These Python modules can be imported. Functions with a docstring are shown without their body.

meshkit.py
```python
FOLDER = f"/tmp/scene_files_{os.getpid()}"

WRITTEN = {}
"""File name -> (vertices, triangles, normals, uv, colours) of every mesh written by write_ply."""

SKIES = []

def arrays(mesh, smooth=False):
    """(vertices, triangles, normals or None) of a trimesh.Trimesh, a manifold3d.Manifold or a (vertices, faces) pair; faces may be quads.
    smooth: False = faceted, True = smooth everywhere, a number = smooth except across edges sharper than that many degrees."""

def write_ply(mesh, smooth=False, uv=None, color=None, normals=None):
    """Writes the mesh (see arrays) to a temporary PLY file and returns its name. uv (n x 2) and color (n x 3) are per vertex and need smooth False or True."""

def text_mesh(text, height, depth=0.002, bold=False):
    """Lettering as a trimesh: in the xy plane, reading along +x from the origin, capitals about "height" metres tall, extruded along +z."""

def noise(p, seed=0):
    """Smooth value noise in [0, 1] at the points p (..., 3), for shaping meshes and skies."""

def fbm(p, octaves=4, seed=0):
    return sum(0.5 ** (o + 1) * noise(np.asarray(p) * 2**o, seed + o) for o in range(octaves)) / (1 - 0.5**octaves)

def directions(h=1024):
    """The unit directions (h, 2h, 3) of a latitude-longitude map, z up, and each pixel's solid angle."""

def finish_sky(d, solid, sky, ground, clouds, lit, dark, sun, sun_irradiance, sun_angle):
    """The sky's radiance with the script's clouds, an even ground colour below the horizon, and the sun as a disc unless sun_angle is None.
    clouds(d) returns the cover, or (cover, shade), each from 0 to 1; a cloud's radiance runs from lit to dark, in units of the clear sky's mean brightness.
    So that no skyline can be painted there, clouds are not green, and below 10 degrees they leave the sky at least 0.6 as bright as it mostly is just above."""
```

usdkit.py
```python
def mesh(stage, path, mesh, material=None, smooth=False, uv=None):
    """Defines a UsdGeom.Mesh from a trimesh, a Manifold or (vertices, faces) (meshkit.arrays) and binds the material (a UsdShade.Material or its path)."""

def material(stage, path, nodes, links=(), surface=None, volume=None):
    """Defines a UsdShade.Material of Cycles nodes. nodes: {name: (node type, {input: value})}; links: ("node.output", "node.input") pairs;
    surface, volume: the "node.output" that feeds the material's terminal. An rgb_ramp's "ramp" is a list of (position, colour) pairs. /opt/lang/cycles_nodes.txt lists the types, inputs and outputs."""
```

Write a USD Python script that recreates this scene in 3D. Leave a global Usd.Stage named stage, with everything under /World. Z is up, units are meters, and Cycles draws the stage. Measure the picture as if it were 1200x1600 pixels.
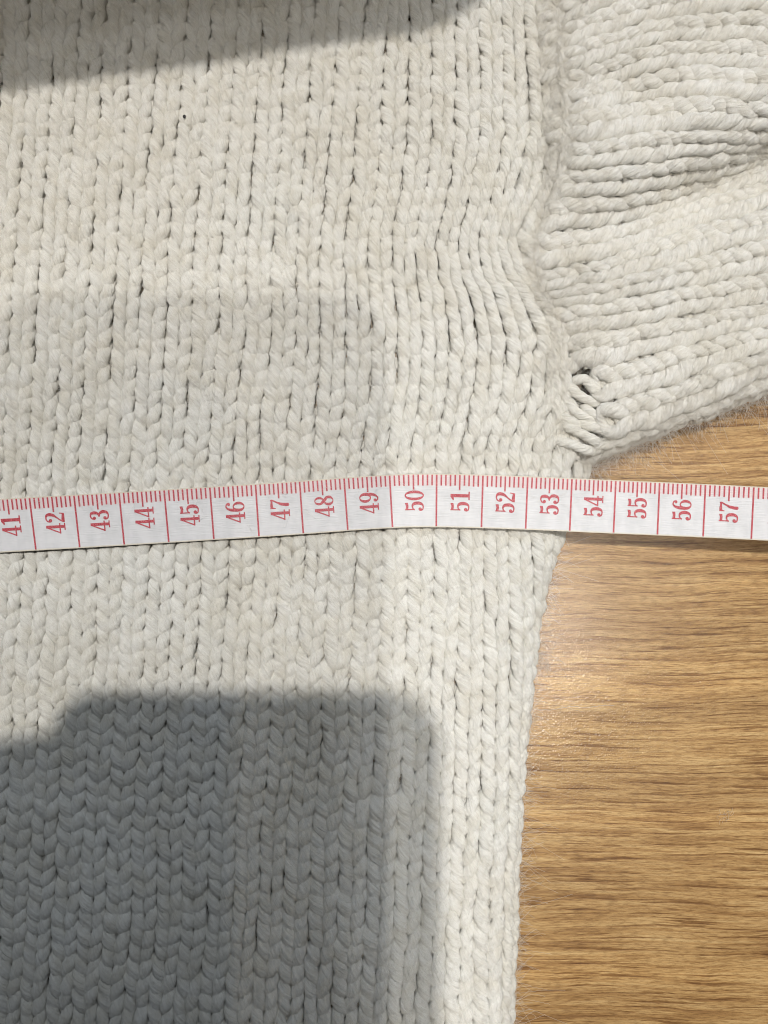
import math, numpy as np, trimesh, usdkit, meshkit
from scipy.interpolate import PchipInterpolator
from shapely.geometry import Polygon, Point, box as sbox
from shapely.ops import unary_union
from shapely import affinity
from pxr import Usd, UsdGeom, UsdLux, UsdShade, Gf, Sdf, Vt

stage = Usd.Stage.CreateInMemory()
UsdGeom.SetStageUpAxis(stage, UsdGeom.Tokens.z)
UsdGeom.SetStageMetersPerUnit(stage, 1.0)
UsdGeom.Xform.Define(stage, '/World')
UsdGeom.Scope.Define(stage, '/World/Looks')
rng = np.random.default_rng(11)

# ------------------------------------------------------------------ camera
U = 1 / 7000.0                 # metres per photograph pixel at the height of the tape
ZT = 80 * U                    # height of the tape above the table
DIST = 0.19                    # camera above the tape
CZ = ZT + DIST
cam = UsdGeom.Camera.Define(stage, '/World/camera')
cam.AddTranslateOp().Set(Gf.Vec3d(0, 0, CZ))
cam.CreateFocalLengthAttr(26.0)
cam.CreateHorizontalApertureAttr(1200 * U / DIST * 26.0)
cam.CreateVerticalApertureAttr(1600 * U / DIST * 26.0)
cam.CreateClippingRangeAttr(Gf.Vec2f(0.01, 50))
EXPOSURE = -0.42
cam.CreateExposureAttr(EXPOSURE)

# ------------------------------------------------------------------ lamps
def lamp(name, pos, radius, intensity, color):
    l = UsdLux.SphereLight.Define(stage, '/World/' + name)
    l.AddTranslateOp().Set(Gf.Vec3d(*pos))
    l.CreateRadiusAttr(radius); l.CreateIntensityAttr(intensity); l.CreateColorAttr(Gf.Vec3f(*color))
    return l
H = CZ
# main ceiling lamp, a little beyond the top of the picture
lamp('ceiling_lamp', (0.02, 0.56, 2.2), 0.028, 5800, (1.0, 0.968, 0.93))
# weaker lamps towards the lower right; the last one gives the sheen on the wood beside the sweater
lamp('ceiling_lamp_001', (0.125, -0.29, 1.95), 0.018, 3500, (1.0, 0.975, 0.93))
lamp('ceiling_lamp_002', (0.45, -0.15, 2.0), 0.022, 540, (1.0, 0.87, 0.70))
lamp('ceiling_lamp_003', (0.22, 0.37, 2.0), 0.042, 230, (0.97, 0.98, 1.0))
# added soft fill for the ambient light, beyond the far side of the table
amb = UsdLux.RectLight.Define(stage, '/World/ambient_fill')
amb.AddTranslateOp().Set(Gf.Vec3d(0.3, 1.5, 1.9)); amb.AddRotateXOp().Set(-38)
amb.CreateWidthAttr(2.6); amb.CreateHeightAttr(1.6); amb.CreateIntensityAttr(2.25); amb.CreateColorAttr(Gf.Vec3f(0.86, 0.95, 1.06))

# ------------------------------------------------------------------ helpers
names = {}
def free(path):
    if path not in names:
        names[path] = 0
        return path
    names[path] += 1
    return f'{path}_{names[path]:03d}'
def tag(p, label=None, cat=None, group=None, kind=None):
    p = p.GetPrim() if hasattr(p, 'GetPrim') else p
    for k, v in (('label', label), ('category', cat), ('group', group), ('kind', kind)):
        if v: p.SetCustomDataByKey(k, v)
    return p
def thing(name, label, cat):
    x = UsdGeom.Xform.Define(stage, free('/World/' + name))
    tag(x, label, cat)
    return x
def obj(name, mesh, mat, parent=None, smooth=False, label=None, kind=None, uv=None):
    base = str(parent.GetPath()) if parent is not None else '/World'
    m = usdkit.mesh(stage, free(base + '/' + name), mesh, mat, smooth=smooth, uv=uv)
    tag(m, label=label, kind=kind)
    return m
def primvar(m, name, data, kind=Sdf.ValueTypeNames.Float3Array):
    UsdGeom.PrimvarsAPI(m).CreatePrimvar(name, kind, 'vertex').Set(Vt.Vec3fArray.FromNumpy(np.asarray(data, np.float32)))
def W3(x, y, z):
    """A point seen at photograph pixel (x, y) and standing z pixels (of the tape's scale) above the table."""
    x, y, z = np.broadcast_arrays(np.asarray(x, float), np.asarray(y, float), np.asarray(z, float))
    f = (CZ - z * U) / DIST * U
    return np.stack([(x - 600) * f, (800 - y) * f, z * U], -1)
def pch(xs, ys):
    return PchipInterpolator(xs, ys, extrapolate=True)
def nz(a, b, s, seed):
    """smooth noise in [-1, 1] of two coordinates"""
    a, b = np.broadcast_arrays(np.asarray(a, float), np.asarray(b, float))
    return meshkit.noise(np.stack([a / s + 100, b / s + 100, np.full(a.shape, 0.37)], -1), seed) * 2 - 1

# ------------------------------------------------------------------ materials
LK = '/World/Looks/'
def yarn_material(name, tint=(1, 1, 1)):
    t = np.array(tint)
    c = lambda *a: tuple(np.array(a) * t)
    return usdkit.material(stage, LK + name, {
        'fib': ('attribute', {'attribute': 'fiber'}),
        'pos': ('geometry', {}),
        'n1': ('noise_texture', {'scale': 5.0, 'detail': 5.0, 'roughness': 0.65}),
        'n2': ('noise_texture', {'scale': 14.0, 'detail': 3.0, 'roughness': 0.6}),
        'big': ('noise_texture', {'scale': 38.0, 'detail': 3.0, 'roughness': 0.55}),
        'mid': ('noise_texture', {'scale': 260.0, 'detail': 2.0}),
        'r1': ('rgb_ramp', {'ramp': [(0.28, c(0.71, 0.69, 0.635)), (0.48, c(0.85, 0.845, 0.805)), (0.72, c(0.92, 0.92, 0.89))]}),
        'r2': ('rgb_ramp', {'ramp': [(0.34, (0.95, 0.94, 0.915)), (0.47, (0.985, 0.98, 0.97)), (0.58, (1, 1, 1)), (0.70, (0.985, 0.99, 0.99))]}),
        'r3': ('rgb_ramp', {'ramp': [(0.30, (0.93, 0.915, 0.88)), (0.55, (1, 1, 1)), (0.8, (0.985, 0.99, 1))]}),
        'n3': ('noise_texture', {'scale': 26.0, 'detail': 3.0, 'roughness': 0.7}), 'r4': ('rgb_ramp', {'ramp': [(0.32, (0.66, 0.64, 0.59)), (0.48, (0.95, 0.95, 0.94)), (0.64, (1.06, 1.06, 1.06))]}), 'm0': ('mix_color', {'blend_type': 'multiply', 'fac': 1.0}),
        'm1': ('mix_color', {'blend_type': 'multiply', 'fac': 1.0}),
        'm2': ('mix_color', {'blend_type': 'multiply', 'fac': 1.0}),
        'fx': ('separate_xyz', {}), 'at': ('math', {'math_type': 'arctan2'}), 'wob': ('noise_texture', {'scale': 1.6, 'detail': 1.0}),
        'wobs': ('math', {'math_type': 'multiply', 'value2': 7.0}), 'at6': ('math', {'math_type': 'multiply', 'value2': 6.0}), 'sum': ('math', {'math_type': 'add'}),
        'cos': ('math', {'math_type': 'cosine'}), 'b0': ('bump', {'strength': 0.4, 'distance': 0.00018}),
        'b1': ('bump', {'strength': 0.8, 'distance': 0.00036}), 'b3': ('bump', {'strength': 0.5, 'distance': 0.00010}),
        'b2': ('bump', {'strength': 0.6, 'distance': 0.00016}),
        'p': ('principled_bsdf', {'roughness': 0.5, 'diffuse_roughness': 0.6, 'sheen_weight': 0.25, 'sheen_roughness': 0.5, 'specular_ior_level': 0.4}),
    }, [('fib.vector', 'n1.vector'), ('fib.vector', 'n2.vector'), ('pos.position', 'big.vector'), ('pos.position', 'mid.vector'),
        ('n1.fac', 'r1.fac'), ('big.fac', 'r2.fac'), ('mid.fac', 'r3.fac'),
        ('fib.vector', 'n3.vector'), ('n3.fac', 'r4.fac'), ('r1.color', 'm0.a'), ('r4.color', 'm0.b'), ('m0.result', 'm1.a'), ('r2.color', 'm1.b'), ('m1.result', 'm2.a'), ('r3.color', 'm2.b'),
        ('m2.result', 'p.base_color'), ('fib.vector', 'fx.vector'), ('fx.y', 'at.value1'), ('fx.x', 'at.value2'), ('at.value', 'at6.value1'), ('fib.vector', 'wob.vector'), ('wob.fac', 'wobs.value1'),
        ('at6.value', 'sum.value1'), ('wobs.value', 'sum.value2'), ('sum.value', 'cos.value1'), ('cos.value', 'b0.height'), ('b0.normal', 'b1.normal'),
        ('n1.fac', 'b1.height'), ('n2.fac', 'b2.height'), ('b1.normal', 'b2.normal'), ('n3.fac', 'b3.height'), ('b2.normal', 'b3.normal'), ('b3.normal', 'p.normal')],
        surface='p.BSDF')
YARN = yarn_material('cream_yarn', (1.0, 0.985, 0.968))
YARN_S = yarn_material('cream_yarn_sleeve', (1.01, 0.995, 0.988))
UNDER_SHADE = usdkit.material(stage, LK + 'shaded_inner_knit', {  # browner than the cream cloth: shade of the stitch gaps put into the colour
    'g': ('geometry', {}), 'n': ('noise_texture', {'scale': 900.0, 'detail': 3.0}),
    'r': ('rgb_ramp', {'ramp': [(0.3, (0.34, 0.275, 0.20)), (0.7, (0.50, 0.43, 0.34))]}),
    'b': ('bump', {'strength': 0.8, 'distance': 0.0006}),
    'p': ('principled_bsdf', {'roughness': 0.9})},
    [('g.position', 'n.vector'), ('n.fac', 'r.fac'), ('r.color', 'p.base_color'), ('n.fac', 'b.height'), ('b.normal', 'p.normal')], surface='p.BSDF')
HAIR = usdkit.material(stage, LK + 'loose_fibre', {
    'p': ('principled_bsdf', {'base_color': (0.86, 0.83, 0.77), 'roughness': 0.5}),
    't': ('translucent_bsdf', {'color': (0.8, 0.77, 0.7)}), 'm': ('mix_closure', {'fac': 0.35})},
    [('p.BSDF', 'm.closure1'), ('t.BSDF', 'm.closure2')], surface='m.closure')
DARKHAIR = usdkit.material(stage, LK + 'dark_fibre', {'p': ('principled_bsdf', {'base_color': (0.03, 0.028, 0.03), 'roughness': 0.6})}, surface='p.BSDF')

# ------------------------------------------------------------------ wooden table
WOOD = usdkit.material(stage, LK + 'oak_laminate', {
    'g': ('geometry', {}),
    'warp': ('noise_texture', {'scale': 18.0, 'detail': 2.0}),
    'warp_c': ('vector_math', {'math_type': 'subtract', 'vector2': (0.5, 0.5, 0.5)}),
    'warp_s': ('vector_math', {'math_type': 'multiply', 'vector2': (0.0, 0.006, 0.0)}),
    'add': ('vector_math', {'math_type': 'add'}),
    'mA': ('mapping', {'scale': (36, 640, 1)}), 'nA': ('noise_texture', {'scale': 1.0, 'detail': 6.0, 'roughness': 0.72}),
    'mB': ('mapping', {'scale': (48, 1450, 1), 'location': (3.1, 7.7, 0)}), 'nB': ('noise_texture', {'scale': 1.0, 'detail': 3.0, 'roughness': 0.55}),
    'mC': ('mapping', {'scale': (5, 75, 1), 'location': (1.3, 2.9, 0)}), 'nC': ('noise_texture', {'scale': 1.0, 'detail': 3.0}),
    'mD': ('mapping', {'scale': (380, 3300, 1)}), 'nD': ('noise_texture', {'scale': 1.0, 'detail': 3.0, 'roughness': 0.7}),
    'rA': ('rgb_ramp', {'ramp': [(0.34, (0.26, 0.132, 0.045)), (0.45, (0.39, 0.222, 0.080)), (0.53, (0.49, 0.300, 0.120)), (0.66, (0.58, 0.385, 0.172))]}),
    'rB': ('rgb_ramp', {'ramp': [(0.38, (0.48, 0.38, 0.28)), (0.41, (0.62, 0.53, 0.42)), (0.422, (1, 1, 1)), (1, (1, 1, 1))]}),
    'rC': ('rgb_ramp', {'ramp': [(0.32, (0.74, 0.70, 0.66)), (0.5, (0.95, 0.95, 0.95)), (0.68, (1.15, 1.15, 1.14))]}),
    'rD': ('rgb_ramp', {'ramp': [(0.40, (0.68, 0.63, 0.56)), (0.50, (0.98, 0.98, 0.97)), (0.62, (1.12, 1.12, 1.10))]}),
    'm1': ('mix_color', {'blend_type': 'multiply', 'fac': 0.9}), 'm2': ('mix_color', {'blend_type': 'multiply', 'fac': 1.0}), 'm3': ('mix_color', {'blend_type': 'multiply', 'fac': 1.0}),
    'v': ('voronoi_texture', {'scale': 3000.0, 'feature': 'f1'}),
    'gr': ('noise_texture', {'scale': 2200.0, 'detail': 2.0}),
    'b1': ('bump', {'strength': 0.6, 'distance': 0.00003}),
    'b2': ('bump', {'strength': 0.6, 'distance': 0.00003}),
    'b0': ('bump', {'strength': 0.35, 'distance': 0.00016}),
    'v2': ('voronoi_texture', {'scale': 2050.0, 'feature': 'f1', 'randomness': 1.0}), 'b3': ('bump', {'strength': 1.0, 'distance': 0.00004}),
    'p': ('principled_bsdf', {'roughness': 0.42, 'specular_ior_level': 0.4, 'coat_weight': 1.0, 'coat_roughness': 0.17}),
}, [('g.position', 'v2.vector'), ('v2.distance', 'b3.height'), ('b3.normal', 'p.coat_normal'), ('g.position', 'warp.vector'), ('warp.color', 'warp_c.vector1'), ('warp_c.vector', 'warp_s.vector1'), ('warp_s.vector', 'add.vector1'), ('g.position', 'add.vector2'),
    ('add.vector', 'mA.vector'), ('add.vector', 'mB.vector'), ('add.vector', 'mC.vector'), ('add.vector', 'mD.vector'),
    ('mA.vector', 'nA.vector'), ('mB.vector', 'nB.vector'), ('mC.vector', 'nC.vector'), ('mD.vector', 'nD.vector'),
    ('nA.fac', 'rA.fac'), ('nB.fac', 'rB.fac'), ('nC.fac', 'rC.fac'), ('nD.fac', 'rD.fac'),
    ('rA.color', 'm1.a'), ('rB.color', 'm1.b'), ('m1.result', 'm2.a'), ('rC.color', 'm2.b'), ('m2.result', 'm3.a'), ('rD.color', 'm3.b'), ('m3.result', 'p.base_color'),
    ('g.position', 'v.vector'), ('g.position', 'gr.vector'),
    ('nB.fac', 'b0.height'), ('v.distance', 'b1.height'), ('b0.normal', 'b1.normal'), ('gr.fac', 'b2.height'), ('b1.normal', 'b2.normal'), ('b2.normal', 'p.normal')], surface='p.BSDF')
tb = trimesh.creation.box((0.9, 0.7, 0.025)); tb.apply_translation((0.12, -0.02, -0.0125))
table = obj('table', tb, WOOD)
tag(table, 'oak coloured wood grain table top under the sweater and the tape', 'table', kind='structure')

# ------------------------------------------------------------------ yarn
def loops(surf, u0, v0, Wd, Hd, NT, NR, rad, amp, lean, depth, seed, tilt=0.0):
    """Stockinette loops: one tube per stitch, centred at fabric coordinates (u0, v0) (knit-right, knit-down), mapped by surf(u, v) -> point, normal.
    Returns vertices, faces, normals and fibre coordinates; every stitch has NT x NR vertices."""
    n = len(u0)
    r = np.random.default_rng(seed)
    t = np.linspace(-np.pi, np.pi, NT)[None]
    amp_s = np.reshape(amp, (-1, 1)) * (1 + 0.09 * r.standard_normal((n, 1)))
    lean_s = np.reshape(lean, (-1, 1)) * (1 + 0.16 * r.standard_normal((n, 1)))
    off_l = 0.12 * Hd * r.standard_normal((n, 1)); off_r = 0.12 * Hd * r.standard_normal((n, 1))
    win = np.sin(t) ** 2
    u = u0[:, None] + Wd * t / (2 * np.pi) + lean_s * Wd * np.sin(2 * t) - 0.014 * Wd * np.sin(t) + 0.03 * Wd * win * r.standard_normal((n, 1))
    v = v0[:, None] - amp_s * Hd * np.cos(t) + np.where(t < 0, off_l, off_r) * win
    sc = np.linalg.norm(surf(u0 + 6, v0)[0] - surf(u0 - 6, v0)[0], axis=-1) / (12 * U)
    rad = rad * np.clip(sc, 0.72, 1.3) ** 0.8
    zz = depth * (-np.cos(2 * t)) * np.ones((n, 1)) - tilt * np.cos(t) + 1.1 * win * r.standard_normal((n, 1)) * np.where(t < 0, 1, 0.6)
    P, N = surf(u, v)
    C = P + N * (zz * U)[..., None]
    T = np.gradient(C, axis=1); T /= np.linalg.norm(T, axis=-1, keepdims=True) + 1e-12
    B = np.cross(N, T); B /= np.linalg.norm(B, axis=-1, keepdims=True) + 1e-12
    N2 = np.cross(T, B)
    seg = np.linalg.norm(np.diff(C, axis=1), axis=-1)
    s = np.concatenate([np.zeros((n, 1)), np.cumsum(seg, 1)], 1) / U            # px along the yarn
    s = s + r.uniform(0, 400, (n, 1))
    th = np.linspace(math.radians(-42), math.radians(222), NR)[None, None]      # the side that lies against the cloth is left open
    rr = np.reshape(rad, (-1, 1)) * (1 + 0.07 * nz(u0[:, None] * np.ones_like(t), v0[:, None] + 40 * t, 60, seed + 3) + 0.05 * r.standard_normal((n, 1))) * (0.81 + 0.25 * win)
    tw = 2 * np.pi / 56.0                                                         # turns of the plies
    phi = th + tw * s[..., None]
    R = rr[..., None] * (1 + 0.23 * (np.abs(np.cos(2 * phi + 0.5 * np.sin(s[..., None] / 23))) ** 0.75 - 0.65))
    R = R * (1 + 0.05 * np.sin(s[..., None] / 9.0 + 3 * th))
    ct, st = np.cos(th), np.sin(th)
    D = B[:, :, None] * ct[..., None] + N2[:, :, None] * st[..., None] * 0.92
    V = C[:, :, None] + D * (R * U)[..., None]
    fib = np.stack([np.cos(phi), np.sin(phi), np.broadcast_to(s[..., None] / 85.0, phi.shape)], -1)
    fib = fib + r.uniform(0, 60, (n, 1, 1, 3)) * np.array([0, 0, 1.0])
    i = np.arange(NT - 1)[:, None] * NR; j = np.arange(NR - 1)[None]; j2 = j + 1
    q = np.stack([i + j, i + j2, i + NR + j2, i + NR + j], -1).reshape(-1, 4)
    f = np.vstack([q[:, [0, 1, 2]], q[:, [0, 2, 3]]])
    F = (f[None] + (np.arange(n) * NT * NR)[:, None, None]).reshape(-1, 3)
    return V.reshape(-1, 3), F, fib.reshape(-1, 3), C

def strand(path_px, rad, seed, NR=20, step=2.5):
    """A single loose yarn along points (x, y, z) in photograph pixels."""
    p = np.asarray(path_px, float)
    d = np.r_[0, np.cumsum(np.linalg.norm(np.diff(p, axis=0), axis=1))]
    k = max(6, int(d[-1] / step))
    q = pch(d, p)(np.linspace(0, d[-1], k))
    C = W3(q[:, 0], q[:, 1], q[:, 2])
    T = np.gradient(C, axis=0); T /= np.linalg.norm(T, axis=1, keepdims=True)
    N = np.array([0, 0, 1.0]) + 0 * T
    B = np.cross(N, T); B /= np.linalg.norm(B, axis=1, keepdims=True); N2 = np.cross(T, B)
    s = np.linspace(0, d[-1], k) + 37 * seed
    th = np.linspace(0, 2 * np.pi, NR, endpoint=False)[None]
    phi = th + 2 * np.pi / 56 * s[:, None]
    end = np.minimum(np.linspace(0, 1, k), np.linspace(1, 0, k))
    R = rad * np.clip(0.55 + 3 * end, 0, 1)[:, None] * (1 + 0.23 * (np.abs(np.cos(2 * phi)) ** 0.75 - 0.65)) * (1 + 0.06 * np.sin(s / 11))[:, None]
    V = C[:, None] + (B[:, None] * np.cos(th)[..., None] + N2[:, None] * np.sin(th)[..., None]) * (R * U)[..., None]
    fib = np.stack([np.cos(phi), np.sin(phi), np.broadcast_to(s[:, None] / 85, phi.shape)], -1)
    i = np.arange(k - 1)[:, None] * NR; j = np.arange(NR)[None]; j2 = (j + 1) % NR
    qd = np.stack([i + j, i + j2, i + NR + j2, i + NR + j], -1).reshape(-1, 4)
    caps = [[0, a + 1, a] for a in range(1, NR - 1)] + [[(k - 1) * NR, (k - 1) * NR + a, (k - 1) * NR + a + 1] for a in range(1, NR - 1)]
    F = np.vstack([qd[:, [0, 1, 2]], qd[:, [0, 2, 3]], np.array(caps)])
    return V.reshape(-1, 3), F, fib.reshape(-1, 3)

# ------------------------------------------------------------------ body panel of the sweater
W, Hh = 40.0, 25.5
seam_x = pch([-200, 0, 100, 200, 280, 340, 400, 440, 480, 520, 560, 620, 680, 720, 745],
             [860, 865, 872, 880, 872, 848, 834, 840, 862, 882, 893, 900, 906, 912, 915])
edge_x = pch([600, 690, 720, 742, 780, 850, 900, 950, 1000, 1100, 1250, 1400, 1600, 1760],
             [1140, 980, 930, 910, 892, 865, 849, 838, 830, 820, 806, 798, 791, 787])
bulge_a = pch([-200, 0, 200, 300, 380, 430, 480, 540, 600, 660, 700, 760, 850, 1000, 1200, 1800],
              [-8, -4, 8, -16, -42, -30, 10, 46, 40, 6, -22, -32, -20, -6, 0, 0])
RB = 40.0
def body_flat(u, v):
    right = np.clip((u - 520) / 300, 0, 1)
    drift = -0.062 * (v - 800) * (1 - 0.62 * right)
    x = u + drift + 4.5 * nz(u, v, 130, 5) + 1.6 * nz(u, v, 34, 6)
    ex = np.clip(np.exp(-(np.maximum(seam_x(np.clip(v, -200, 745)) - x, 0)) / 150.0), 0, 1)
    x = x + bulge_a(v) * ex
    y = v + 5.0 * nz(u, v, 150, 8) + 2.0 * nz(u, v, 40, 9)
    return x, y
def body_z(x, y):
    z = 53 + 6.0 * nz(x, y, 260, 12) + 3.8 * nz(x, y, 85, 13)
    z = z + 12 * np.exp(-(((x - 790) / 90) ** 2 + ((y - 470) / 110) ** 2))          # puffs up towards the armhole
    z = z - 9 * np.exp(-(((x - 400) / 320) ** 2 + ((y - 940) / 70) ** 2))
    d = seam_x(np.clip(y, -200, 745)) - x
    z = z - np.where(y < 735, 9 * np.exp(-(np.maximum(d, -10) / 13.0) ** 2), 0)
    return z
def body_point(u, v):
    x, y = body_flat(u, v)
    z = body_z(x, y)
    E = edge_x(np.clip(y, 600, 1760))
    over = np.maximum(x - (E - RB), 0)
    phi = over / RB
    xx = np.where(over > 0, E - RB + RB * np.sin(np.minimum(phi, 2.6)), x)
    zz = z - RB * 0.62 * (1 - np.cos(np.minimum(phi, 2.6)))
    return W3(xx, y, zz)
def surf_of(point, flip=1.0):
    def surf(u, v):
        e = 2.0
        p = point(u, v)
        du = point(u + e, v) - p; dv = point(u, v + e) - p
        n = np.cross(dv, du) * flip
        n /= np.linalg.norm(n, axis=-1, keepdims=True) + 1e-15
        return p, n
    return surf
body_surf = surf_of(body_point)

sweater = thing('knitted_sweater', 'cream chunky knit sweater lying flat under the measuring tape', 'sweater')

def grid_mesh(fn, us, vs):
    uu, vv = np.meshgrid(us, vs)
    P = fn(uu, vv).reshape(-1, 3)
    nx, ny = len(us), len(vs)
    a = (np.arange(ny - 1)[:, None] * nx + np.arange(nx - 1)[None]).ravel()
    F = np.vstack([np.stack([a, a + nx, a + nx + 1], 1), np.stack([a, a + nx + 1, a + 1], 1)])
    return P, F
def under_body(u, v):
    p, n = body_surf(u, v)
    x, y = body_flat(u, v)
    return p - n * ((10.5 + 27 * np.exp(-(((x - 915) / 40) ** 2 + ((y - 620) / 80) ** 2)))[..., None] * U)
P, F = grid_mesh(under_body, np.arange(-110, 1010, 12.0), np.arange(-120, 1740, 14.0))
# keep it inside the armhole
body_panel = obj('body_panel', (P, F), UNDER_SHADE, sweater, smooth=True, label='front of the sweater body knitted in upright columns')

fuzz_pts, fuzz_nrm, fuzz_dir = [], [], []
NT, NR = 37, 14
def body_column(us, vs, k):
    low = np.clip((vs - 760) / 140, 0, 1)
    calm = np.exp(-(((us - 660) / 260) ** 2 + ((vs - 500) / 210) ** 2))       # the stitches are drawn out beside the armhole
    V, F, fib, C = loops(body_surf, us, vs, W, Hh, NT, NR, 9.2 - 0.2 * calm, 1.02 + 0.06 * calm, 0.163 + 0.014 * low - 0.038 * calm + 0.018 * nz(us, vs, 90, 41), 7.5, 100 + k, tilt=-0.6)
    m = obj('stitch_column', (V, F), YARN, body_panel, smooth=True)
    primvar(m, 'fiber', fib)
    fuzz_pts.append(V.reshape(-1, NT, NR, 3))
k0, k1 = -3, 26
for k in range(k0, k1):
    u0 = 22 + W * k
    vs = -70 + Hh * np.arange(0, 69) + rng.uniform(-5, 5)
    us = np.full(len(vs), u0)
    x, y = body_flat(us, vs)
    E = edge_x(np.clip(y, 600, 1760))
    keep = (x > -70) & np.where(y < 738, x < seam_x(np.clip(y, -200, 745)) - 4 - 14 * np.exp(-((y - 600) / 90) ** 2), x < E - RB + RB * 2.3)
    runs = np.split(np.arange(len(vs))[keep], np.where(np.diff(np.arange(len(vs))[keep]) > 1)[0] + 1)
    for run in runs:
        if len(run) > 1: body_column(us[run], vs[run], k)

# ------------------------------------------------------------------ sleeve
ST = [780, 850, 920, 1000, 1080, 1150, 1220, 1300]
G = {-2: [60, 22, -18, -44, -60, -64, -62, -58], 0: [140, 96, 60, 38, 24, 22, 26, 32], 2: [190, 156, 138, 118, 104, 110, 122, 136],
     4: [250, 228, 216, 208, 204, 202, 203, 200], 6.3: [335, 328, 326, 314, 292, 276, 258, 240], 8: [420, 420, 410, 390, 362, 343, 325, 300],
     10.3: [495, 494, 490, 474, 461, 449, 437, 420], 12.5: [612, 612, 605, 590, 562, 540, 524, 505], 14.3: [735, 724, 706, 682, 652, 626, 598, 560],
     17: [860, 848, 828, 800, 770, 742, 712, 672]}
qs = np.array(sorted(G)); GY = np.array([G[q] for q in qs], float)
gx = np.arange(760, 1330, 5.0)
GYX = np.stack([np.interp(gx, ST, row) for row in GY])
from scipy.ndimage import gaussian_filter1d
GYX = gaussian_filter1d(GYX, 7, axis=1, mode='nearest')
qf = np.arange(-2.5, 17.2, 0.1)
GQ = PchipInterpolator(qs, GYX, axis=0, extrapolate=True)(qf)
from scipy.interpolate import RegularGridInterpolator
GI = RegularGridInterpolator((qf, gx), GQ, bounds_error=False, fill_value=None)
sl_edge = pch([840, 880, 912, 948, 1000, 1060, 1130, 1200, 1280, 1330], [752, 735, 720, 702, 682, 660, 632, 602, 566, 545])
val_y = pch([820, 860, 950, 1040, 1100, 1200, 1320], [378, 372, 352, 326, 301, 260, 214])
RS = 46.0
WS = 44.0
def sleeve_flat(a, b):
    """a: knit-right in px (towards the top of the picture), b: knit-down (towards the right)."""
    q = -a / WS
    x = 860 + b
    y = GI(np.stack(np.broadcast_arrays(q, x), -1))
    x = x + 0.20 * (np.logaddexp(0, (y - 400) / 40) * 40) - 0.05 * (300 - np.minimum(y, 300)) + 5 * nz(a, b, 90, 21) + 4.6 * nz(a, b, 30, 22)
    y = GI(np.stack(np.broadcast_arrays(q, x), -1)) + 5 * nz(a, b, 100, 23) + 4.4 * nz(a, b, 36, 24)
    return x, y
def sleeve_z(x, y):
    z = 76 + 6 * nz(x, y, 150, 31) + 6 * nz(x, y, 50, 32)
    d = y - val_y(np.clip(x, 820, 1320))
    dep = np.interp(x, [850, 940, 1020, 1100, 1200], [4, 17, 46, 66, 74])
    z = z - dep * np.exp(-np.where(d < 0, (d / 52.0) ** 2, (d / 66.0) ** 2)) + 0.35 * dep * np.exp(-((d + 105) / 60) ** 2)
    z = z - 24 * np.exp(-(((x - 985) / 55) ** 2 + ((y - 150 - 0.35 * (x - 985)) / 26) ** 2))
    z = z + 20 * np.exp(-(((x - 920) / 60) ** 2 + ((y - 245) / 95) ** 2)) + 14 * np.exp(-(((x - 960) / 90) ** 2 + ((y - 440) / 55) ** 2))
    s = x - seam_x(np.clip(y, -200, 745))
    z = z - 18 * np.exp(-(np.maximum(s, -6) / 16.0) ** 2)
    return z
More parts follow.
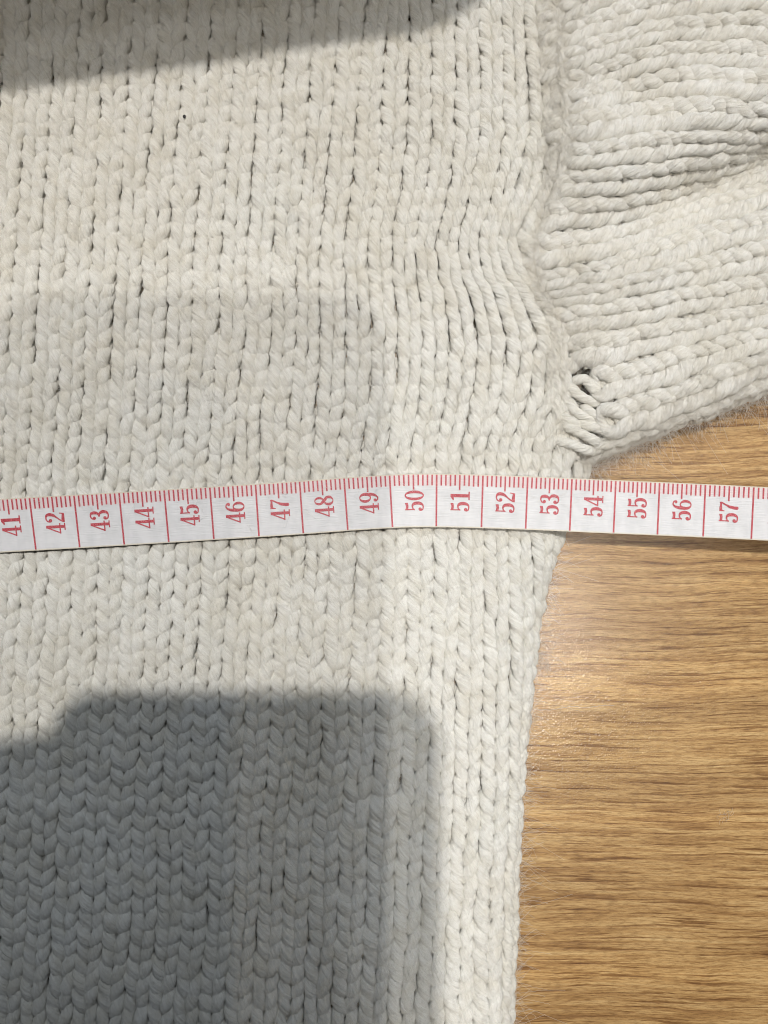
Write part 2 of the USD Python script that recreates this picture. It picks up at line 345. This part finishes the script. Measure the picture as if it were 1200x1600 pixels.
def sleeve_point(a, b):
    x, y = sleeve_flat(a, b)
    z = sleeve_z(x, y)
    E = sl_edge(np.clip(x, 840, 1330))
    over = np.maximum(y - (E - RS), 0)
    phi = np.minimum(over / RS, 2.4)
    yy = np.where(over > 0, E - RS + RS * np.sin(phi), y)
    zz = z - RS * 0.68 * (1 - np.cos(phi))
    return W3(x, yy, zz)
sleeve_surf = surf_of(lambda a, b: sleeve_point(a, b), flip=1.0)
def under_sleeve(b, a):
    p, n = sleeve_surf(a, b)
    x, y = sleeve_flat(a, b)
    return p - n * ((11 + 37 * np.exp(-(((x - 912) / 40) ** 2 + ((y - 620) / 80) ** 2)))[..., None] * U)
# check the sense of the normal
_p, _n = sleeve_surf(np.array([-200.0]), np.array([150.0]))
if _n[0, 2] < 0:
    sleeve_surf = surf_of(lambda a, b: sleeve_point(a, b), flip=-1.0)
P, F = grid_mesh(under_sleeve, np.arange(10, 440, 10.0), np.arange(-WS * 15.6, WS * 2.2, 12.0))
sleeve = obj('sleeve', (P, F), UNDER_SHADE, sweater, smooth=True, label='sleeve of the sweater knitted in sideways rows with a soft fold')
HS = 24.0
def sleeve_column(as_, bs, k):
    V, F, fib, C = loops(sleeve_surf, as_, bs, WS, HS, NT, NR, 9.7, 0.98, 0.185 + 0.04 * nz(as_, bs, 70, 42), 5.4, 300 + k, tilt=-0.6)
    m = obj('stitch_column', (V, F), YARN_S, sleeve, smooth=True)
    primvar(m, 'fiber', fib)
    fuzz_pts.append(V.reshape(-1, NT, NR, 3))
for k in range(-2, 17):
    a0 = -WS * (k - 0.5)
    bs = -70 + HS * np.arange(0, 24) + rng.uniform(-6, 6)
    as_ = np.full(len(bs), a0)
    x, y = sleeve_flat(as_, bs)
    E = sl_edge(np.clip(x, 840, 1330))
    keep = (x > seam_x(np.clip(y, -200, 745)) - 4 + 50 * np.exp(-((y - 624) / 50) ** 4)) & (x < 1290) & (y < E - RS + RS * 2.2)
    idx = np.arange(len(bs))[keep]
    for run in np.split(idx, np.where(np.diff(idx) > 1)[0] + 1):
        if len(run) > 1: sleeve_column(as_[run], bs[run], k)

# the chain of stitches that joins the sleeve to the body
def seam_point(u, v):
    x = seam_x(np.clip(v, -200, 745)) - 24 * np.clip((v - 480) / 70, 0, 1) ** 1.5 + u + 3.0 * nz(u, v, 40, 51)
    return W3(x, v, np.where(v < 500, np.maximum(body_z(x - 8, v), sleeve_z(x + 8, v) - 8), body_z(x - 20, v)) + 3)
seam_surf = surf_of(seam_point)
vs = np.arange(-60, 706, 22.0)
V, F, fib, C = loops(seam_surf, np.full(len(vs), 1.0), vs, 33.0, 22.0, NT, NR, 7.6, 1.0, 0.18, 5.0, 900, tilt=-0.6)
m = obj('armhole_seam', (V, F), YARN_S, sweater, smooth=True, label='seam chain where the sleeve joins the body')
primvar(m, 'fiber', fib)
fuzz_pts.append(V.reshape(-1, NT, NR, 3))

# gathered underarm seam: single yarns bridging the gap between body and sleeve
ZB = 56
SEAM = [
    [(893, 583, 50), (899, 571, 58), (908, 562, 62), (922, 563, 62), (931, 578, 56), (934, 592, 46)],
    [(890, 604, 52), (899, 595, 58), (910, 592, 62), (927, 607, 63), (945, 624, 56), (952, 632, 46)],
    [(884, 598, 50), (892, 606, 58), (905, 618, 62), (927, 629, 60), (938, 634, 50)],
    [(908, 636, 52), (917, 640, 60), (928, 648, 62), (939, 655, 55), (944, 662, 46)],
    [(886, 622, 50), (892, 632, 58), (899, 643, 62), (920, 655, 61), (933, 662, 50)],
    [(876, 646, 50), (884, 653, 58), (897, 661, 60), (906, 668, 52)],
    [(878, 660, 52), (887, 667, 60), (903, 675, 64), (926, 687, 62), (938, 694, 52)],
    [(903, 657, 50), (912, 663, 60), (935, 669, 62), (950, 678, 54)],
    [(929, 558, 50), (934, 574, 60), (939, 594, 62), (950, 617, 58), (954, 632, 50)],
    [(944, 618, 50), (946, 632, 61), (949, 652, 63), (958, 674, 58), (962, 690, 46)],
    [(868, 690, 52), (884, 692, 60), (900, 697, 62), (915, 703, 58), (926, 704, 46)],
    [(898, 508, 50), (905, 524, 60), (909, 544, 62), (904, 560, 56), (898, 568, 48)],
]
for i, p in enumerate(SEAM):
    V, F, fib = strand([(x, y, z + 8) for x, y, z in p], 8.0, i)
    m = obj('seam_yarn', (V, F), YARN, sweater, smooth=True)
    primvar(m, 'fiber', fib)

# ------------------------------------------------------------------ loose fibres over the knit
def curves(name, P, width, mat, parent, kind='stuff', label=None):
    n, k = P.shape[:2]
    c = UsdGeom.BasisCurves.Define(stage, free(str(parent.GetPath()) + '/' + name if parent is not None else '/World/' + name))
    c.CreateTypeAttr('cubic'); c.CreateBasisAttr('catmullRom'); c.CreateWrapAttr('pinned')
    c.CreateCurveVertexCountsAttr(Vt.IntArray.FromNumpy(np.full(n, k, np.int32)))
    c.CreatePointsAttr(Vt.Vec3fArray.FromNumpy(P.reshape(-1, 3).astype(np.float32)))
    c.CreateWidthsAttr(Vt.FloatArray.FromNumpy(np.broadcast_to(np.asarray(width, np.float32), (n, k)).ravel().copy()))
    c.SetWidthsInterpolation('vertex')
    UsdShade.MaterialBindingAPI.Apply(c.GetPrim()).Bind(mat)
    tag(c, kind=kind, label=label)
    return c
def make_fuzz(V4, n, lmin, lmax, lift, curl, seed):
    r = np.random.default_rng(seed)
    ns = len(V4)
    i = r.integers(0, ns, n); t = r.integers(3, NT - 4, n); j = r.integers(0, NR, n)
    p = V4[i, t, j]
    ax = V4[i, t + 1, j] - V4[i, t - 1, j]
    cen = V4[i, t].mean(1)
    nr = p - cen; nr /= np.linalg.norm(nr, axis=1, keepdims=True) + 1e-12
    up = nr[:, 2] > 0.05
    p, ax, nr = p[up], ax[up], nr[up]
    ax /= np.linalg.norm(ax, axis=1, keepdims=True) + 1e-12
    m = len(p)
    L = r.uniform(lmin, lmax, (m, 1)) * U
    side = np.cross(nr, ax)
    d = ax * r.choice([-1, 1], (m, 1)) + side * r.normal(0, 0.6, (m, 1)) + nr * lift * r.uniform(0.2, 1.2, (m, 1))
    d /= np.linalg.norm(d, axis=1, keepdims=True)
    c1 = side * r.normal(0, curl, (m, 1)) + nr * r.normal(0, curl * 0.5, (m, 1))
    ss = np.array([0, 0.25, 0.5, 0.75, 1.0])[None, :, None]
    Q = p[:, None] - nr[:, None] * (0.6 * U) + d[:, None] * L[:, None] * ss + c1[:, None] * L[:, None] * ss ** 2 + (side * r.normal(0, 0.22 * curl, (m, 1)))[:, None] * L[:, None] * np.sin(2 * np.pi * ss) - nr[:, None] * L[:, None] * (0.45 * lift) * ss ** 2
    return Q
ALL = np.concatenate(fuzz_pts)
mid = ALL[:, NT // 2].mean(1)
f0 = (CZ - mid[:, 2]) / DIST * U
mx, my = mid[:, 0] / f0 + 600, 800 - mid[:, 1] / f0
open_ = np.abs(my - np.interp(mx, [-100, 0, 300, 600, 700, 900, 1300], [826, 821, 804, 784, 782, 789, 808])) > 50        # not pressed down by the tape
Q1 = make_fuzz(ALL[open_], 150000, 8, 28, 0.45, 0.8, 5)
near_seam = np.abs(mx - seam_x(np.clip(my, -200, 745))) < 45
on_sleeve = (mx > seam_x(np.clip(my, -200, 745))) & (my < 745)
at_edge = np.where(my > 745, mx > edge_x(np.clip(my, 600, 1760)) - 40, (my > sl_edge(np.clip(mx, 840, 1330)) - 45) & (mx > 890))
Q2 = make_fuzz(ALL[on_sleeve & (my < 745)], 26000, 12, 40, 0.5, 0.7, 15)
Q3 = make_fuzz(ALL[near_seam & (my < 745)], 14000, 12, 40, 0.6, 0.9, 16)
curves('loose_fibres', np.concatenate([Q1, Q2, Q3]), 0.000034, HAIR, sweater, label='short fuzz standing off the yarn')
Q4 = make_fuzz(ALL[open_ & ~at_edge], 2400, 18, 42, 0.6, 0.8, 6)
Q5 = np.concatenate([make_fuzz(ALL[open_ & at_edge], 8000, 6, 20, 1.0, 2.4, 7), make_fuzz(ALL[at_edge & on_sleeve], 7000, 6, 18, 1.2, 2.2, 8)])
curves('loose_fibres', np.concatenate([Q4, Q5]), 0.000028, HAIR, sweater, label='longer stray fibres')

# ------------------------------------------------------------------ measuring tape
tx = np.array([-120, 0, 150, 300, 450, 600, 650, 700, 800, 900, 1000, 1100, 1200, 1320])
ty = np.array([829, 821.5, 813, 804, 794.5, 784, 781.8, 782.2, 785, 789.3, 793.7, 798, 803, 809])
tyf = lambda x: gaussian_filter1d(np.interp(np.arange(-200, 1400), tx, ty), 22, mode='nearest')[np.clip(np.round(x).astype(int) + 200, 0, 1599)] if False else np.interp(x, np.arange(-200, 1400), _ty)
_ty = gaussian_filter1d(PchipInterpolator(tx, ty, extrapolate=True)(np.arange(-200, 1400)), 10, mode='nearest')
tzf = pch([-200, 0, 200, 450, 650, 780, 860, 920, 1050, 1200, 1400], [72, 73, 74, 72, 77, 79, 80, 80, 81, 86, 96])
HW = 41.7
def tape_pt(x, w, lift=0.0):
    """x: px station on the middle line; w: -1 top edge .. 1 bottom edge."""
    x, w = np.broadcast_arrays(np.asarray(x, float), np.asarray(w, float))
    e = 1.0
    sl = (tyf(x + e) - tyf(x - e)) / (2 * e)
    c = 1 / np.sqrt(1 + sl ** 2)
    skew = np.interp(x, [0, 420], [3.2, 0]) * w
    px = x - sl * c * HW * w + skew
    py = tyf(x) + c * HW * w
    z = tzf(x) + 1.3 * np.sin(x / 71.0 + 1) * w + 0.8 * w ** 2 + 1.0 * nz(x, 40 * w, 45, 61) * (x < 880) + lift
    # z lifts the point; keep the pixel
    return W3(px, py, z)
cmn = np.array([40.5, 41.5, 42.5, 43.5, 44.5, 45.5, 46.5, 47.5, 48.5, 49.5, 50.5, 51.5, 52.5, 53.5, 54.5, 55.5, 56.5, 57.5, 58.5, 59.5])
cmx = np.array([-18, 51, 120, 190, 260, 331, 402, 471, 540.5, 611, 682, 753.5, 823, 892, 960.5, 1029, 1100.5, 1176, 1253, 1330])
cm = pch(cmn, cmx)

TAPE = usdkit.material(stage, LK + 'white_vinyl_tape', {
    'a': ('attribute', {'attribute': 'tapeco'}), 'sp': ('separate_xyz', {}),
    'band': ('map_range', {'from_min': -0.60, 'from_max': -0.52, 'to_min': 1.0, 'to_max': 0.0, 'clamp': True}),
    'edge': ('math', {'math_type': 'absolute'}), 'edge2': ('map_range', {'from_min': 0.93, 'from_max': 0.985, 'to_min': 0.0, 'to_max': 0.8, 'clamp': True}),
    'mp': ('mapping', {'scale': (0.9, 26, 1)}), 'n': ('noise_texture', {'scale': 1.0, 'detail': 4.0, 'roughness': 0.6}),
    'mp2': ('mapping', {'scale': (2.2, 1.2, 1)}), 'n2': ('noise_texture', {'scale': 1.0, 'detail': 3.0}),
    'r2': ('rgb_ramp', {'ramp': [(0.35, (0.64, 0.635, 0.635)), (0.6, (0.71, 0.70, 0.70))]}),
    'nf': ('math', {'math_type': 'multiply', 'value2': 0.55}),
    'pk': ('mix_color', {'blend_type': 'mix', 'b': (0.74, 0.56, 0.54)}),
    'cr': ('mix_color', {'blend_type': 'mix', 'b': (0.66, 0.58, 0.43)}),
    'b': ('bump', {'strength': 0.8, 'distance': 0.00012}),
    'p': ('principled_bsdf', {'roughness': 0.42, 'specular_ior_level': 0.45})},
    [('a.vector', 'sp.vector'), ('sp.y', 'band.value'), ('sp.y', 'edge.value1'), ('edge.value', 'edge2.value'),
     ('a.vector', 'mp.vector'), ('mp.vector', 'n.vector'), ('a.vector', 'mp2.vector'), ('mp2.vector', 'n2.vector'), ('n2.fac', 'r2.fac'),
     ('r2.color', 'pk.a'), ('band.result', 'nf.value1'), ('nf.value', 'pk.fac'), ('pk.result', 'cr.a'), ('edge2.result', 'cr.fac'), ('cr.result', 'p.base_color'),
     ('n.fac', 'b.height'), ('b.normal', 'p.normal')], surface='p.BSDF')
INK = usdkit.material(stage, LK + 'red_print', {
    'g': ('geometry', {}), 'w': ('noise_texture', {'scale': 5200.0, 'detail': 1.0}),
    'r': ('rgb_ramp', {'ramp': [(0.36, (0.34, 0.022, 0.04)), (0.5, (0.48, 0.045, 0.065)), (0.66, (0.60, 0.14, 0.15))]}),
    'p': ('principled_bsdf', {'roughness': 0.5})}, [('g.position', 'w.vector'), ('w.fac', 'r.fac'), ('r.color', 'p.base_color')], surface='p.BSDF')

tape = thing('measuring_tape', 'white measuring tape with red numbers lying across the sweater and table', 'measuring tape')
xs = np.arange(-110, 1312, 6.0); ws = np.linspace(-1, 1, 13)
xx, ww = np.meshgrid(xs, ws)
top = tape_pt(xx, ww, 0).reshape(-1, 3); bot = tape_pt(xx, ww, -2.6).reshape(-1, 3)
nx, ny = len(xs), len(ws)
a = (np.arange(ny - 1)[:, None] * nx + np.arange(nx - 1)[None]).ravel()
f1 = np.vstack([np.stack([a, a + nx, a + nx + 1], 1), np.stack([a, a + nx + 1, a + 1], 1)])
M = nx * ny
fs = []
for row, fl in ((0, 1), (ny - 1, -1)):
    i = row * nx + np.arange(nx - 1)
    q = np.stack([i, i + 1, i + 1 + M, i + M], 1)
    q = q if fl > 0 else q[:, ::-1]
    fs += [q[:, [0, 1, 2]], q[:, [0, 2, 3]]]
tm = (np.vstack([top, bot]), np.vstack([f1, f1[:, ::-1] + M] + fs))
band = obj('tape_band', tm, TAPE, tape)
co = np.stack([xx / 40.0, ww, 0 * xx], -1).reshape(-1, 3)
primvar(band, 'tapeco', np.vstack([co, co]))

# printed figures: high contrast roman numerals drawn from strokes of changing width
def stroke(pts, n=26):
    p = np.asarray(pts, float)
    d = np.r_[0, np.cumsum(np.linalg.norm(np.diff(p[:, :2], axis=0), axis=1))]
    q = pch(d, p)(np.linspace(0, d[-1], n))
    return unary_union([unary_union([Point(a[0], a[1]).buffer(a[2] / 2, 8), Point(b[0], b[1]).buffer(b[2] / 2, 8)]).convex_hull for a, b in zip(q[:-1], q[1:])])
def ell(cx, cy, rx, ry):
    return affinity.scale(Point(cx, cy).buffer(1, 24), rx, ry)
hl, th = 0.07, 0.165
def fig(c):
    if c == '0': return ell(.27, .5, .26, .5).difference(ell(.27, .5, .115, .43))
    if c == '1': return unary_union([sbox(.19, 0, .36, 1), sbox(.06, 0, .49, .07), Polygon([(.04, .82), (.04, .88), (.22, 1), (.3, 1), (.3, .84)])])
    if c == '2': return unary_union([Point(.12, .74).buffer(.09), stroke([(.05, .77, hl), (.1, .91, hl), (.24, .965, hl), (.38, .93, .12), (.44, .77, .17), (.40, .6, .15), (.26, .4, .08), (.12, .22, .07), (.05, .08, .07)]),
                                     Polygon([(.02, 0), (.02, .12), (.16, .17), (.32, .14), (.44, .12), (.47, .26), (.52, .26), (.48, 0)])])
    if c == '3': return unary_union([Point(.12, .77).buffer(.085), Point(.11, .22).buffer(.09), stroke([(.06, .8, hl), (.12, .92, hl), (.24, .965, hl), (.38, .9, .13), (.40, .74, .165), (.36, .6, .12), (.2, .52, hl)]),
                                     stroke([(.2, .52, hl), (.36, .47, .11), (.44, .3, .17), (.40, .12, .14), (.26, .035, hl), (.11, .07, hl), (.05, .18, hl)])])
    if c == '4': return unary_union([sbox(.29, 0, .44, 1), sbox(.0, .25, .54, .32), sbox(.18, 0, .54, .06), stroke([(.34, .97, .07), (.2, .66, .07), (.04, .29, .07)])])
    if c == '5': return unary_union([Polygon([(.08, 1), (.12, .97), (.30, .95), (.46, 1), (.46, .84), (.3, .81), (.08, .84)]), sbox(.08, .48, .14, 1), Point(.13, .2).buffer(.09),
                                     stroke([(.1, .5, hl), (.18, .59, hl), (.29, .61, .09), (.42, .5, .16), (.445, .32, .17), (.40, .13, .13), (.27, .035, hl), (.12, .06, hl), (.06, .17, hl)])])
    if c == '6':
        return unary_union([ell(.27, .31, .26, .31).difference(ell(.275, .31, .115, .25)), Point(.41, .82).buffer(.08),
                            stroke([(.46, .85, hl), (.4, .94, hl), (.3, .965, hl), (.17, .86, .11), (.1, .6, .16), (.09, .35, .165)])])
    if c == '7': return unary_union([Polygon([(.03, .72), (.07, .72), (.1, .85), (.3, .87), (.5, .88), (.52, 1), (.4, .97), (.2, 1), (.03, 1)]), stroke([(.49, .9, .07), (.36, .65, .09), (.25, .38, .15), (.22, .09, .17)])])
    if c == '8': return unary_union([ell(.27, .26, .26, .26).difference(ell(.27, .26, .12, .205)), ell(.27, .75, .22, .25).difference(ell(.27, .75, .10, .2)),
                                     stroke([(.12, .68, .09), (.27, .5, .16), (.43, .34, .1)])])
    return affinity.rotate(fig('6'), 180, origin=(.27, .5))
def bar_on_tape(c, half, y0, y1, lift=0.45):
    ys = np.linspace(y0, y1, max(3, int((y1 - y0) / 4)))
    p = np.stack([tape_pt(c - half, ys / HW, lift), tape_pt(c + half, ys / HW, lift)], 1).reshape(-1, 3)
    a = np.arange(len(ys) - 1) * 2
    return p, np.vstack([np.stack([a, a + 2, a + 3], 1), np.stack([a, a + 3, a + 1], 1)])
def flat_on_tape(poly, lift=0.45):
    """poly in tape coordinates: x px along, y from -HW (top edge) to HW (bottom edge)."""
    Vs, Fs, n = [], [], 0
    for g in getattr(poly, 'geoms', [poly]):
        v, f = trimesh.creation.triangulate_polygon(g, engine='earcut')
        Vs.append(v); Fs.append(np.asarray(f) + n); n += len(v)
    v = np.vstack(Vs); f = np.vstack(Fs)
    p = tape_pt(v[:, 0], v[:, 1] / HW, lift)
    nrm = np.cross(p[f[:, 1]] - p[f[:, 0]], p[f[:, 2]] - p[f[:, 0]])
    f = np.where((nrm[:, 2] < 0)[:, None], f[:, ::-1], f)
    return p, f
ticks = []
for n in range(41, 60):
    for mm in range(1, 10):
        c = float(cm(n - 0.5 + mm / 10.0))
        if not -60 < c < 1300: continue
        if mm == 5: continue
        ticks.append((c, 0))
tp = [bar_on_tape(c, 1.25, -HW + 1.5, -HW + 18.5 + rng.uniform(-.6, .6)) for c, _ in ticks]
off = np.cumsum([0] + [len(p) for p, _ in tp])
obj('millimetre_ticks', (np.vstack([p for p, _ in tp]), np.vstack([f + o for (_, f), o in zip(tp, off)])), INK, band, kind='stuff', label='short red millimetre marks along the upper edge')
for n in range(41, 60):
    c = float(cm(n - 0.5))
    if c < 1290:
        obj('centimetre_line', bar_on_tape(c, 1.35, -HW + 1.5, HW - 1.5), INK, band)
    c = float(cm(n))
    if c < 1290:
        obj('half_centimetre_line', bar_on_tape(c, 1.25, -HW + 1.5, -HW + 25), INK, band)
    if n <= 58:
        s = str(n)
        S = 30.0
        polys = [affinity.scale(affinity.translate(fig(ch), 0.0), S, S * 1.0, origin=(0, 0)) for ch in s]
        adv = 17.2
        g = unary_union([affinity.translate(pg, i * adv, 0) for i, pg in enumerate(polys)])
        # reading upwards: text x -> up the tape (-y), text up -> left (-x)
        g = affinity.affine_transform(g, [0, -1, -1, 0, c + S / 2 + 1.0, -HW + 25.5 + 33.6])
        obj('numeral', flat_on_tape(g.simplify(0.12), 0.55), INK, band, label=f'red printed number {n}')

# ------------------------------------------------------------------ stray lint on the table and a speck on the sweater
r = np.random.default_rng(77)
def tuft(cx, cy, n, spread, L, seed, z=1.0):
    r = np.random.default_rng(seed)
    k = 7
    p = np.stack([cx + r.normal(0, spread, n), cy + r.normal(0, spread * 0.5, n)], 1)
    an = r.uniform(0, 2 * np.pi, n); cu = r.normal(0, 1.6, n)
    s = np.linspace(0, 1, k)
    ang = an[:, None] + cu[:, None] * s[None]
    ln = r.uniform(0.4, 1, n)[:, None] * L / k
    X = p[:, :1] + np.cumsum(np.cos(ang) * ln, 1); Y = p[:, 1:] + np.cumsum(np.sin(ang) * ln, 1)
    Z = z + 3 * np.abs(np.sin(s * 3 + an[:, None]))
    return W3(X, Y, Z)
for (cx, cy, n, sp, L, lab) in [(845, 1040, 70, 9, 40, 'small tuft of white lint on the wood beside the sweater edge below the tape'),
                                (1134, 1276, 16, 4, 16, 'tiny white lint fleck on the wood near the right side')]:
    c = curves('lint_tuft', tuft(cx, cy, n, sp, L, cx), 0.00003, HAIR, None, kind=None)
    tag(c, lab, 'lint')
xl = np.linspace(828, 960, 9)
c = curves('lint_thread', W3(xl, 1111 - 8 * np.sin((xl - 828) / 132 * 1.6) + 1.5 * np.sin(xl / 9), 1.2)[None], 0.00007, HAIR, None, kind=None)
tag(c, 'thin white thread lying on the wood right of the sweater edge', 'thread')
sp = trimesh.creation.icosphere(1, 2.6 * U); sp.apply_scale((1, 1.1, 0.6)); sp.apply_translation(W3(288, 182, 71))
tag(obj('speck', sp, DARKHAIR), 'tiny dark speck caught on the knit below the dark shadow at upper left', 'speck')

# ------------------------------------------------------------------ phone out of view, and unseen blockers added to cast shadows
BLACK = usdkit.material(stage, LK + 'black_phone', {'p': ('principled_bsdf', {'base_color': (0.02, 0.02, 0.022), 'roughness': 0.4})}, surface='p.BSDF')
GLASS = usdkit.material(stage, LK + 'lens_glass', {'p': ('principled_bsdf', {'base_color': (0.01, 0.01, 0.02), 'roughness': 0.08})}, surface='p.BSDF')
BLOCKER = usdkit.material(stage, LK + 'dark_blocker', {'p': ('principled_bsdf', {'base_color': (0.05, 0.042, 0.035), 'roughness': 0.85})}, surface='p.BSDF')
def rounded_slab(x0, x1, y0, y1, z0, z1, rad):
    g = sbox(x0 + rad, y0 + rad, x1 - rad, y1 - rad).buffer(rad, 16)
    m = trimesh.creation.extrude_polygon(g, z1 - z0, engine='earcut'); m.apply_translation((0, 0, z0))
    return m
phone = thing('phone', 'black phone with an added folio cover held above the sweater', 'phone')
zp = CZ + 0.004
obj('phone_body', rounded_slab(-0.067, 0.0135, -0.140, 0.0135, zp, zp + 0.008, 0.011), BLACK, phone)
flap = rounded_slab(-0.150, -0.030, -0.150, 0.0125, zp + 0.0085, zp + 0.0115, 0.010)  # flap added to carry the phone shadow further left
flap.apply_transform(trimesh.transformations.rotation_matrix(math.radians(8), (0, 0, 1), (-0.030, 0.0125, 0)))
obj('added_flap', flap, BLACK, phone)
obj('camera_lens', trimesh.creation.annulus(r_min=0.005, r_max=0.0075, height=0.002, transform=trimesh.transformations.translation_matrix((0, 0, zp - 0.001))), GLASS, phone)

box = thing('added_shadow_box', 'unseen dark box added beyond the sweater to cast the top left shadow', 'box')  # unseen blocker, added to shade the top left corner
def yawed(m, deg, about):
    m.apply_transform(trimesh.transformations.rotation_matrix(math.radians(deg), (0, 0, 1), about)); return m
obj('blocker_box', yawed(rounded_slab(-0.36, 0.034, 0.1225, 0.30, 0.0, 0.122, 0.03), 8, (-0.086, 0.128, 0)), BLOCKER, box)
obj('blocker_lid', yawed(rounded_slab(-0.363, 0.037, 0.120, 0.303, 0.1222, 0.132, 0.032), 8, (-0.086, 0.128, 0)), BLOCKER, box)

bar = thing('added_shadow_bar', 'unseen dark arm reaching in high above the table', 'shadow blocker')  # unseen bar added to keep the second lamp off the top left
obj('blocker_bar', rounded_slab(-0.60, 0.010, 0.0285, 0.063, 0.45, 0.458, 0.006), BLACK, bar)
obj('end_cap', rounded_slab(-0.004, 0.0118, 0.0270, 0.0645, 0.4482, 0.4598, 0.006), BLOCKER, bar)
